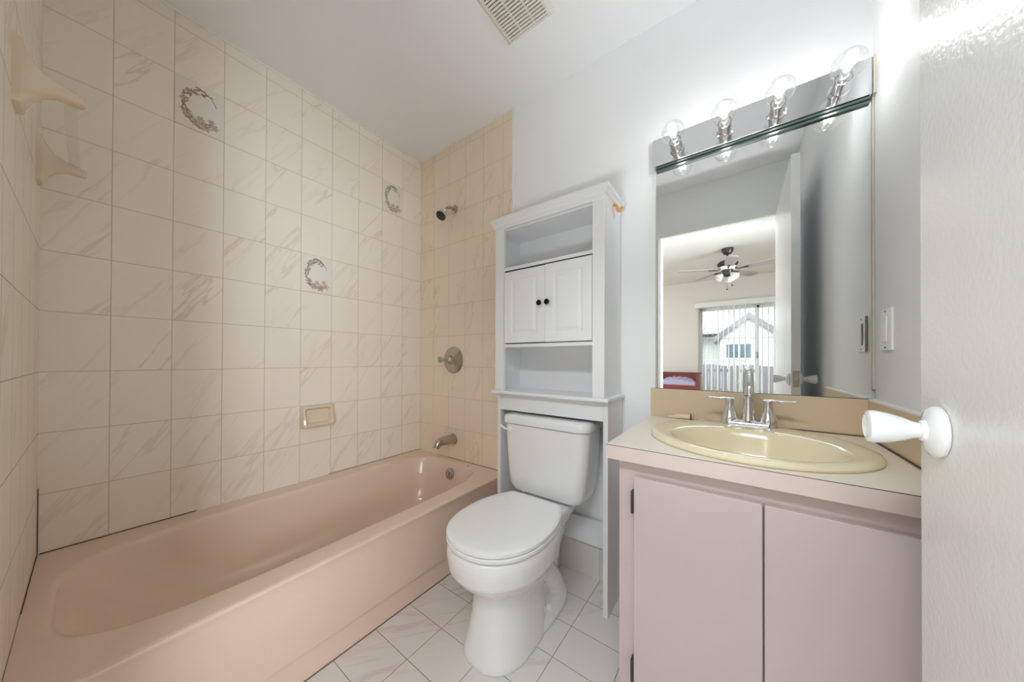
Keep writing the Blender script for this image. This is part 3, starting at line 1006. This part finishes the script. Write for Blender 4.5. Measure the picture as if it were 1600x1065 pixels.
# ------------------------------------------------------------------ vanity light
vl = thing('vanity_light', (1.893, 0, 1.827), 'chrome bar light with four lit clear globe bulbs above the mirror', 'light')
LB0, LB1 = 1.8495, 1.962
o = fin('light_bar', bx(1.584, 2.203, -0.024, -0.0045, LB0, LB1), M['chrome'], vl, bevel=0.002)
fin('mounting_plate', bx(1.582, 2.200, -0.0044, 0.0035, LB0 + .001, LB1 - .003), M['plastic'], vl)
fin('end_cap', bx(2.2035, 2.2095, -0.028, 0.0035, LB0 - .002, LB1 + .002), M['oldcaulk'], vl)
ZS = 1.893
for bxx in BULB_X:
    bm = B()
    lathe(bm, [(0.027, 0.0), (0.027, 0.004), (0.0215, 0.007), (0.0205, 0.050), (0.0215, 0.056), (0.0205, 0.0565), (0.017, 0.052)], (bxx, -0.0245, ZS), (0, -1, 0), 28)
    fin('socket', bm, M['chrome'], vl, smooth=True)
    # clear globe: neck then sphere
    prof = [(0.0125, 0.0), (0.0130, 0.006)]
    rg = 0.0395
    ctr = 0.053
    for i in range(17):
        a = math.radians(160 - 160 * i / 16)
        prof.append((max(0.0004, rg * math.sin(a)), ctr + -rg * math.cos(a)))
    bm = B()
    lathe(bm, prof, (bxx, -0.078, ZS + .002), (0, -1, 0), 32, cap=False)
    bl = fin('light_bulb', bm, M['bulb_glass'], vl, smooth=True)
    bl['label'] = 'lit clear globe bulb'
    bm = B()
    lathe(bm, [(0.0125, 0), (0.0125, .012), (0.006, .016), (0.004, .030)], (bxx, -0.074, ZS + .002), (0, -1, 0), 16)
    fin('bulb_cap', bm, M['nickel'], bl, smooth=True)
    bm = B()
    for j in range(4):
        a = PI / 4 + j * PI / 2
        dx, dz = math.cos(a) * .008, math.sin(a) * .008
        tube(bm, [(bxx + dx * .5, -0.106, ZS + .002 + dz * .5), (bxx + dx * 1.5, -0.145, ZS + .002 + dz * 1.5)], 0.0022, 8)
    fin('filament', bm, M['filament'], bl)
    light('bulb_glow', 'POINT', (bxx, -0.126, ZS + .002), BULB_POWER, (0.90, 0.96, 1.0), 0.013)

# ------------------------------------------------------------------ light switch
sw = thing('light_switch', (XR, -0.11, 1.067), 'white switch plate on the right wall beside the mirror', 'light switch')
fin('plate', bx(XR - 0.006, XR, -0.150, -0.072, 1.067, 1.184), M['plastic'], sw, bevel=0.002)
fin('switch', bx(XR - 0.0095, XR - 0.0061, -0.128, -0.094, 1.090, 1.161), M['trim'], sw, bevel=0.001)
for z in (1.0755, 1.1755):
    bm = B()
    lathe(bm, [(0.003, 0), (0.002, .001)], (XR - 0.0061, -0.111, z), (-1, 0, 0), 10)
    fin('screw', bm, M['hinge'], sw)

# ------------------------------------------------------------------ ceiling vent
cv = thing('ceiling_vent', (1.15, -0.46, H - 0.03), 'cream plastic slotted exhaust vent cover on the bathroom ceiling', 'vent')
vx_0, vx_1, vy_0, vy_1, vz = 1.050, 1.247, -0.60, -0.318, H - 0.018
bm = B()
def vr(g, z):
    return [Vector((vx_0 - g, vy_0 - g, z)), Vector((vx_1 + g, vy_0 - g, z)), Vector((vx_1 + g, vy_1 + g, z)), Vector((vx_0 - g, vy_1 + g, z))]
loft(bm, [vr(.022, H - .0005), vr(.020, H - .004), vr(.003, vz), vr(0, vz), vr(0, vz + .006)], False, False)
fin('frame', bm, M['vent'], cv)
bm = B()
n = 21
st = (vy_1 - vy_0) / n
for i in range(n):
    box(bm, vx_0 + .001, vx_1 - .001, vy_0 + i * st + st * .19, vy_0 + i * st + st * .81, vz + .0005, vz + .005)
for xx in (vx_0 + .0005, vx_0 + 0.064, vx_0 + 0.128, vx_1 - .0055):
    box(bm, xx, xx + .005, vy_0, vy_1, vz, vz + .0055)
fin('grille', bm, M['vent'], cv)
fin('duct_opening', bx(vx_0 + .002, vx_1 - .002, vy_0 + .002, vy_1 - .002, H - .003, H - .001), M['dark'], cv)

# ------------------------------------------------------------------ bathroom door (swung open)
door = struct('door_1', bx(2.0905, 2.1265, -1.502, -0.694, 0.012, 2.088), M['door'], bevel=0.0015)
bm = B(); box(bm, 2.097, 2.121, -0.6945, -0.6925, 0.905, 0.985)
lathe(bm, [(0.008, 0), (0.008, .004), (0.003, .008)], (2.109, -0.694, 0.945), (0, 1, 0), 16)
o = fin('latch_plate', bm, M['nickel'], door)
KY, KZ = -0.752, 0.943
for s, x0 in ((-1, 2.0900), (1, 2.1270)):
    bm = B()
    lathe(bm, [(0.031, 0.0), (0.0325, 0.004), (0.031, 0.008), (0.026, 0.0115), (0.014, 0.014), (0.0125, 0.018)], (x0, KY, KZ), (s, 0, 0), 14, 0.9, 1.08)
    rs = fin('rose', bm, M['porcelain'], door, smooth=True, bevel=0.001)
    bm = B()
    L = 0.066
    lathe(bm, [(0.0105, 0.013), (0.0100, 0.019), (0.0125, 0.026), (0.0165, 0.034), (0.0200, 0.044), (0.0225, 0.054), (0.0235, 0.061), (0.0220, 0.066), (0.0170, 0.0675), (0.012, 0.064), (0.002, 0.062)], (x0, KY, KZ), (s, 0, 0), 24, 0.92, 1.0)
    kn = fin('knob', bm, M['porcelain'], rs, smooth=True)
    kn['label'] = 'white flared knob'

# ------------------------------------------------------------------ bedroom beyond the doorway (seen in the mirror)
BY = -6.0; BH = 2.66; BXL, BXR = -1.2, 3.42; YB0 = YF - 0.11
struct('floor', bx(BXL, BXR, BY, YB0, -0.1, -0.001), M['carpet'])
struct('ceiling', bx(BXL, BXR, BY - .1, YB0, BH, BH + .1), M['bedwall'])
struct('wall_west', bx(BXL - .1, BXL, BY, YB0, 0, BH), M['bedwall'])
bm = B()
box(bm, BXR, BXR + .1, BY, -3.45, 0, BH); box(bm, BXR, BXR + .1, -2.15, YB0, 0, BH)
box(bm, BXR, BXR + .1, -3.45, -2.15, 0, .75); box(bm, BXR, BXR + .1, -3.45, -2.15, 2.25, BH)
struct('wall_east', bm, M['bedwall'])
bm = B()
for a in ((-3.45, -3.40, .75, 2.25), (-2.20, -2.15, .75, 2.25), (-3.40, -2.20, .75, .80), (-3.40, -2.20, 2.20, 2.25), (-2.82, -2.78, .80, 2.20)):
    box(bm, BXR + .02, BXR + .06, *a)
w2 = struct('added_window', bm, M['trim'])  # unseen window made up to go with the added side light
fin('pane', bx(BXR + .035, BXR + .04, -3.40, -2.82, .80, 2.20), M['pane'], w2)
fin('pane', bx(BXR + .035, BXR + .04, -2.78, -2.20, .80, 2.20), M['pane'], w2)
bm = B()
box(bm, BXL, 0.0, YB0, YB0 + .08, 0, BH); box(bm, XR + 0.1, BXR, YB0, YB0 + .08, 0, BH)
box(bm, 0.0, XR + .1, YB0, YB0 + .002, H, BH)
struct('wall_bedroom', bm, M['bedwall'])
WX0, WX1, WZ = 1.23, 3.10, 2.09
bm = B()
box(bm, BXL, WX0, BY - .12, BY, 0, BH); box(bm, WX1, BXR, BY - .12, BY, 0, BH); box(bm, WX0, WX1, BY - .12, BY, WZ, BH)
struct('wall_far', bm, M['bedwall'])
bm = B()
for x0, x1, y in ((WX0, (WX0 + WX1) / 2 + .03, -.05), ((WX0 + WX1) / 2 - .03, WX1, -.09)):
    for a in ((x0, x0 + .05, 0, WZ), (x1 - .05, x1, 0, WZ)):
        box(bm, a[0], a[1], BY + y - .015, BY + y + .015, 0.03, WZ)
    box(bm, x0, x1, BY + y - .015, BY + y + .015, 0.0, .06)
    box(bm, x0, x1, BY + y - .015, BY + y + .015, WZ - .05, WZ)
win = struct('window_1', bm, M['trim'], bevel=0.002)
fin('pane', bx(WX0 + .05, (WX0 + WX1) / 2 - .02, BY - .053, BY - .049, .06, WZ - .05), M['pane'], win)
fin('pane', bx((WX0 + WX1) / 2 + .02, WX1 - .05, BY - .093, BY - .089, .06, WZ - .05), M['pane'], win)
o = fin('handle', bx((WX0 + WX1) / 2 - .02, (WX0 + WX1) / 2 + .01, BY - .034, BY - .012, 1.08, 1.20), M['black'], win, bevel=.003)

bl = thing('vertical_blinds', ((WX0 + WX1) / 2, BY + .06, 0), 'white vertical blinds hanging over the sliding glass door in bedroom', 'blinds')
fin('valance', bx(WX0 - .07, WX1 + .07, BY + .004, BY + .12, 2.10, 2.20), M['blind'], bl, bevel=.004)
rnd = random.Random(4)
xs = []
for i in range(7):
    xs.append((WX0 - .01 + i * .018, math.radians(84 + rnd.uniform(-4, 4))))
x = WX0 + .16
while x < WX1 - .02:
    xs.append((x, math.radians(90 - 8 + rnd.uniform(-10, 6))))
    x += .085
for i, (x, a) in enumerate(xs):
    c, s = math.cos(a) * .044, math.sin(a) * .044
    bm = B()
    y = BY + .062
    n = Vector((-s, c, 0)).normalized() * .0007
    # gently curved vinyl vane
    ra, rb = [], []
    for z in (0.03, 2.10):
        pts = []
        for q in range(5):
            u = -1 + q / 2
            bow = .003 * (1 - u * u)
            pts.append(Vector((x + c * u - s * bow / .044, y + s * u + c * bow / .044, z)))
        ring = [p + n for p in pts] + [p - n for p in reversed(pts)]
        ra.append(ring)
    loft(bm, ra)
    fin('vane', bm, M['blind'], bl)
bm = B()
pts = smooth_pts([(1.80, BY + .14, 2.1), (1.80, BY + .15, 1.2), (1.81, BY + .15, .75), (1.86, BY + .15, .60), (1.90, BY + .15, .75)])
tube(bm, pts, .003, 6)
fin('pull_cord', bm, M['blind'], bl)

# ceiling fan
FX, FYY = 1.752, -4.05
fan = thing('ceiling_fan', (FX, FYY, 2.0), 'dark bronze ceiling fan with five blades in the bedroom', 'ceiling fan')
bm = B()
lathe(bm, [(0.075, 0), (0.072, -.03), (0.050, -.075), (0.018, -.085), (0.013, -.09), (0.013, -.15), (0.03, -.165)], (FX, FYY, BH - .001), (0, 0, 1), 32)
fin('canopy', bm, M['fan_metal'], fan, smooth=True)
bm = B()
z0 = BH - .16
lathe(bm, [(0.030, 0), (0.070, -.012), (0.115, -.035), (0.130, -.060), (0.125, -.080), (0.105, -.095), (0.095, -.125), (0.072, -.150), (0.062, -.200), (0.058, -.225), (0.035, -.245), (0.006, -.250)], (FX, FYY, z0), (0, 0, 1), 40)
fin('motor', bm, M['fan_metal'], fan, smooth=True)
bm = B()
lathe(bm, [(0.100, -.100), (0.0965, -.125), (0.075, -.150)], (FX, FYY, z0 - .0005), (0, 0, 1), 40, 1.02, 1.02)
fin('light_band', bm, M['fan_glass'], fan, smooth=True)
zb = BH - .30
for i in range(5):
    a = math.radians(12 + 72 * i)
    d = Vector((math.cos(a), math.sin(a), 0)); s_ = Vector((-math.sin(a), math.cos(a), 0))
    c0 = Vector((FX, FYY, zb))
    bm = B()
    tilt = .16
    outl = [(.20, .045), (.24, .055), (.40, .066), (.58, .070), (.64, .060), (.665, .030)]
    top = [c0 + d * r + s_ * w + Vector((0, 0, w * tilt)) for r, w in outl] + [c0 + d * r - s_ * w - Vector((0, 0, w * tilt)) for r, w in reversed(outl)]
    loft(bm, [[p - Vector((0, 0, .004)) for p in top], [p + Vector((0, 0, .004)) for p in top]])
    bd = fin('blade', bm, M['fan_blade'], fan)
    bm = B()
    tube(bm, smooth_pts([c0 + d * .085 + Vector((0, 0, .02)), c0 + d * .13 - Vector((0, 0, .012)), c0 + d * .18 - Vector((0, 0, .010)), c0 + d * .25 - Vector((0, 0, .007))]), [.010, .009, .010, .012], 8)
    fin('blade_arm', bm, M['fan_metal'], bd, smooth=True)
for i in range(3):
    a = math.radians(40 + 120 * i)
    d = Vector((math.cos(a), math.sin(a), 0))
    bm = B()
    lathe(bm, [(0.020, 0), (0.028, .02), (0.042, .055), (0.058, .085)], Vector((FX, FYY, z0 - .215)) + d * .06, d * .75 + Vector((0, 0, -.65)), 20, cap=False)
    fin('glass_shade', bm, M['fan_glass'], fan, smooth=True)
for dx, ln in ((-.004, .20), (.055, .15)):
    bm = B()
    tube(bm, [(FX + dx, FYY + .03, z0 - .22), (FX + dx, FYY + .03, z0 - .22 - ln)], .0018, 6)
    lathe(bm, [(0.004, 0), (0.009, -.012), (0.008, -.024), (0.002, -.03)], (FX + dx, FYY + .03, z0 - .22 - ln), (0, 0, 1), 12)
    fin('pull_chain', bm, M['fan_metal'], fan, smooth=True)

# cherry wood box with lavender cloth, under the far wall
wbx = thing('wooden_box', (0.90, -5.62, 0), 'reddish wooden open-top box under the bedroom wall beside the blinds', 'box')
x0, x1, y0, y1 = 0.53, 1.27, -5.80, -5.45
fin('back_panel', bx(x0, x1, y0, y0 + .03, 0, .775), M['redwood'], wbx, bevel=.003)
fin('top_rail', bx(x0 - .02, x1 + .02, y0 - .01, y0 + .05, .775, .795), M['redwood'], wbx, bevel=.003)
fin('side_panel', bx(x0, x0 + .05, y0 + .03, y1, 0, .775), M['redwood'], wbx, bevel=.003)
fin('side_panel', bx(x1 - .05, x1, y0 + .03, y1, 0, .775), M['redwood'], wbx, bevel=.003)
fin('front_panel', bx(x0 + .05, x1 - .05, y1 - .03, y1, 0, .55), M['redwood'], wbx, bevel=.003)
bm = B()
nx, ny = 40, 18
gr = []
rnd = random.Random(9)
for i in range(nx + 1):
    row = []
    for j in range(ny + 1):
        u, v = i / nx, j / ny
        zz = .60 + .10 * (math.sin(PI * min(1, u * 1.02)) ** .5 if 0 < u < 1 else 0) * (1 - .5 * v) + rnd.uniform(-.014, .014) + .012 * math.sin(u * 38 + v * 9)
        row.append(bm.verts.new((x0 + .055 + (x1 - x0 - .11) * u, y0 + .035 + (y1 - y0 - .07) * v, zz)))
    gr.append(row)
for i in range(nx):
    for j in range(ny):
        bm.faces.new((gr[i][j], gr[i + 1][j], gr[i + 1][j + 1], gr[i][j + 1]))
edge = [gr[i][0] for i in range(nx + 1)] + [gr[nx][j] for j in range(1, ny + 1)] + [gr[i][ny] for i in range(nx - 1, -1, -1)] + [gr[0][j] for j in range(ny - 1, 0, -1)]
lowv = [bm.verts.new((v.co.x, v.co.y, .02)) for v in edge]
for i in range(len(edge)):
    j = (i + 1) % len(edge)
    bm.faces.new((edge[i], edge[j], lowv[j], lowv[i]))
bm.faces.new(lowv)
tag(fin('crumpled_cloth', bm, M['lavender'], smooth=True), 'crumpled pale lavender cloth filling the reddish wooden box', 'cloth')

# ------------------------------------------------------------------ outside the bedroom window
struct('floor', bx(0.0, 5.0, -7.4, BY - .12, -.15, -.02), M['concrete'])
rl = thing('balcony_railing', (2.4, -7.2, 0), 'white metal balcony railing outside the sliding door', 'railing')
fin('top_rail', bx(0.3, 4.6, -7.23, -7.17, 1.02, 1.06), M['rail'], rl, bevel=.004)
fin('bottom_rail', bx(0.3, 4.6, -7.22, -7.18, 0.08, .12), M['rail'], rl, bevel=.004)
x = .33
while x < 4.6:
    fin('baluster', bx(x, x + .02, -7.21, -7.19, .12, 1.02), M['rail'], rl)
    x += .115
struct('floor', bx(-20, 24, -40, -7.45, -.3, -.12), simple('lawn', srgb(120, 130, 100), 0.95, var=0.3))
fc = thing('garden_fence', (2.2, -9.6, -.12), 'low weathered grey board fence behind the white railing', 'fence')
x = -1.0
while x < 6:
    fin('board', bx(x, x + .14, -9.62, -9.60, -.12, .90 + .02 * math.sin(x * 7)), M['fascia'], fc)
    x += .155
fin('fence_rail', bx(-1, 6, -9.66, -9.625, .70, .78), M['fascia'], fc)
hs = thing('neighbour_house', (2.2, -15, -.12), 'pale stucco house with front gable and tiled roof across the yard', 'house')
fin('wall', bx(-4.5, 9.0, -20, -15.0, -.12, 2.15), M['stucco'], hs)
# main roof slope with ribs
bm = B()
v = [bm.verts.new(p) for p in ((-5, -14.5, 2.05), (9.5, -14.5, 2.05), (9.5, -18.5, 4.7), (-5, -18.5, 4.7))]
bm.faces.new(v)
r_ = bmesh.ops.extrude_face_region(bm, geom=bm.faces[:])
bmesh.ops.translate(bm, verts=[g for g in r_['geom'] if isinstance(g, bmesh.types.BMVert)], vec=(0, 0, .12))
x = -4.9
while x < 9.4:
    tube(bm, [(x, -14.5, 2.19), (x, -18.5, 4.84)], .05, 6)
    x += .22
fin('roof', bm, M['roof'], hs)
fin('fascia', bx(-5, 9.5, -14.56, -14.5, 1.98, 2.2), M['fascia'], hs)
# gable
gx, gz, ge = 2.22, 2.93, 1.95
bm = B()
loft(bm, [[Vector((gx - 1.0, y, ge)), Vector((gx + 1.0, y, ge)), Vector((gx, y, gz - .12))] for y in (-14.6, -13.9)])
fin('gable_wall', bm, M['stucco'], hs)
bm = B()
for s in (-1, 1):
    a_ = Vector((gx, 0, gz)); b_ = Vector((gx + s * 1.15, 0, ge + .05)); th = Vector((0, 0, .24))
    loft(bm, [[Vector((p.x, y, p.z)) for p in (a_, b_, b_ - th, a_ - th)] for y in (-16.2, -13.75)])
fin('gable_roof', bm, M['fascia'], hs)
fin('bay_wall', bx(gx - .95, gx + .95, -15, -13.95, -.12, ge), M['stucco'], hs)
f_ = fin('window', bx(1.45, 2.35, -13.94, -13.90, 1.10, 1.75), M['trim'], hs)
fin('pane', bx(1.50, 1.88, -13.90, -13.88, 1.15, 1.70), M['win_glass'], f_)
fin('pane', bx(1.92, 2.30, -13.90, -13.88, 1.15, 1.70), M['win_glass'], f_)

for o in bpy.data.objects:
    if '_w' in o.keys():
        del o['_w']
